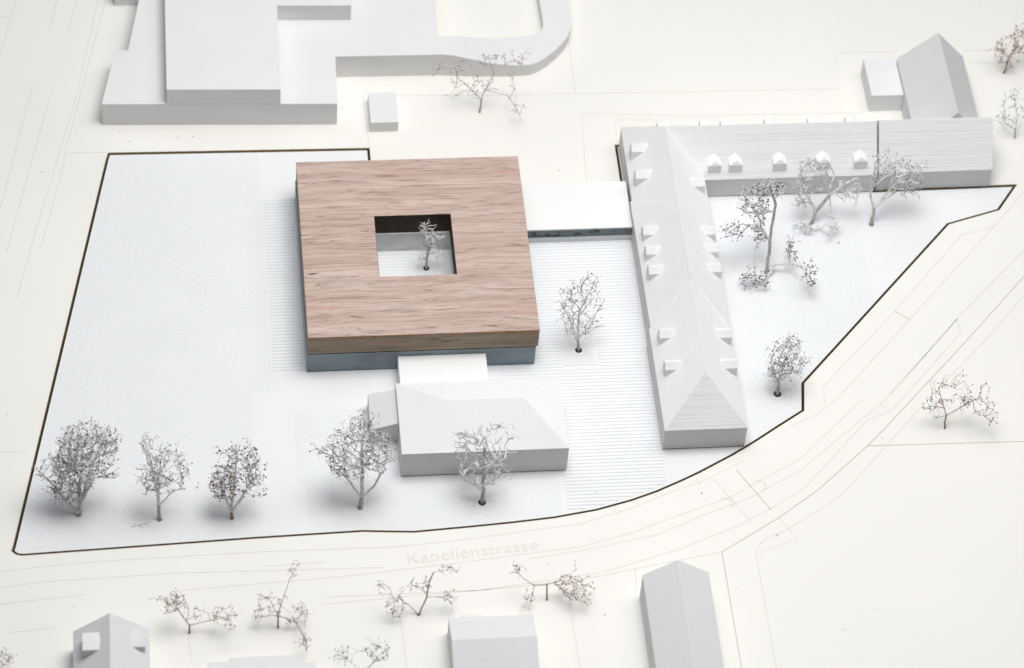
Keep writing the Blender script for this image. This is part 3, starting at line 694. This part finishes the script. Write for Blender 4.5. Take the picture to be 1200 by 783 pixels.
tree('sparse grey twig tree at the right edge beside the end of the plain range', (1189, 162), [[(1189, 162), (1190, 152)], [(1190, 152), (1193, 135), (1187, 105)], [(1190, 152), (1178, 145), (1176, 122)]],
     [(1188, 125, 16, 24, 40), (1174, 140, 9, 12, 16), (1190, 150, 6, 6, 8)], 33, 'grey', **OK)
tree('wide flat-topped brown twig tree standing alone across the street at right', (1107, 502), [[(1107, 502), (1109, 487)], [(1109, 487), (1104, 470), (1100, 455)], [(1109, 487), (1125, 478), (1148, 465)], [(1105, 478), (1090, 476)]],
     [(1125, 458, 36, 20, 70), (1094, 476, 14, 16, 26), (1157, 482, 15, 18, 34), (1128, 470, 14, 10, 12)], 34, 'brown', **OK)
tree('two-lobed brown twig tree right of the bottom left house', (222, 742), [[(222, 742), (222, 733)], [(222, 733), (214, 722), (207, 712)], [(222, 733), (238, 729), (262, 724)]],
     [(207, 708, 16, 14, 56), (262, 722, 16, 13, 34), (184, 701, 7, 5, 6), (232, 719, 14, 7, 14), (273, 733, 6, 6, 6)], 35, 'rustout', **OK)
tree('sparse twig tree with one tall straight branch at the lower left', (326, 736), [[(326, 736), (326, 722)], [(326, 722), (333, 698), (340, 678), (350, 660)], [(327, 722), (345, 728), (360, 715)], [(348, 728), (356, 745), (358, 762)]],
     [(344, 668, 10, 9, 8), (320, 712, 20, 14, 32), (348, 722, 18, 14, 30), (358, 752, 7, 12, 16), (301, 722, 7, 10, 10), (310, 701, 10, 3, 8)], 36, 'brown', **OK)
tree('loose brown twig tree below the engraved street name, left of the small house', (491, 721), [[(491, 721), (500, 700), (503, 682), (508, 671)], [(491, 721), (478, 708), (466, 700)], [(508, 671), (525, 668)]],
     [(526, 668, 13, 6, 14), (499, 684, 8, 12, 12), (462, 712, 12, 18, 30), (482, 688, 10, 6, 8), (524, 700, 14, 12, 14), (446, 686, 4, 10, 7)], 37, 'brown', **OK)
tree('brown twig tree below the engraved street name, leaning right of the small house', (641, 703), [[(641, 703), (641, 685)], [(641, 685), (657, 680), (675, 688)], [(641, 685), (626, 686), (613, 678), (605, 668)], [(626, 686), (622, 704)]],
     [(675, 688, 22, 21, 84), (605, 667, 6, 8, 12), (620, 702, 7, 13, 14), (655, 683, 10, 8, 12)], 38, 'rustout', **OK)
tree('twig tree cut by the bottom edge left of the small house', (428, 801), [[(428, 801), (427, 788)], [(427, 788), (405, 772)], [(427, 788), (443, 770)]],
     [(403, 768, 14, 11, 26), (444, 765, 17, 16, 50)], 39, 'grey', **OK)
tree('twig tree cut off at the bottom left corner of the photo', (2, 800), [[(2, 800), (3, 785)]], [(4, 776, 14, 12, 26)], 40, 'brown', **OK)

# a snapped twig lying by the second tree, and dust specks
V, F = [], []
rn = random.Random(5)
tw = [on_plane(*p, .3) for p in ((154, 617), (163, 615), (172, 612.5), (176, 611))]
for a, b in zip(tw, tw[1:]): tube(V, F, a, b, .13, .11, 4)
for p, q in (((163, 615), (168, 618)), ((160, 615.6), (157, 612)), ((168, 613.5), (174, 615.5))): tube(V, F, on_plane(*p, .3), on_plane(*q, .45), .11, .07, 4)
tag(mesh_obj('broken_twig', V, F, M_TWIG), 'tiny snapped twig lying flat left of the second tree from the left', 'twig')
V, F = [], []
for px, py in ((152, 166), (208, 161), (226, 160), (49, 202), (655, 200), (911, 627.6), (864, 689), (988, 738), (983, 284.5), (709, 721), (822, 578), (1046, 518), (8, 486), (643, 661), (401, 126), (749, 784), (981, 284), (698, 577)):
    c = on_plane(px, py, ZP); octa(V, F, (c.x, c.y, ZP+.1), rn.uniform(.14, .3))
tag(mesh_obj('dust_specks', V, F, M_SPECK), kind='stuff')
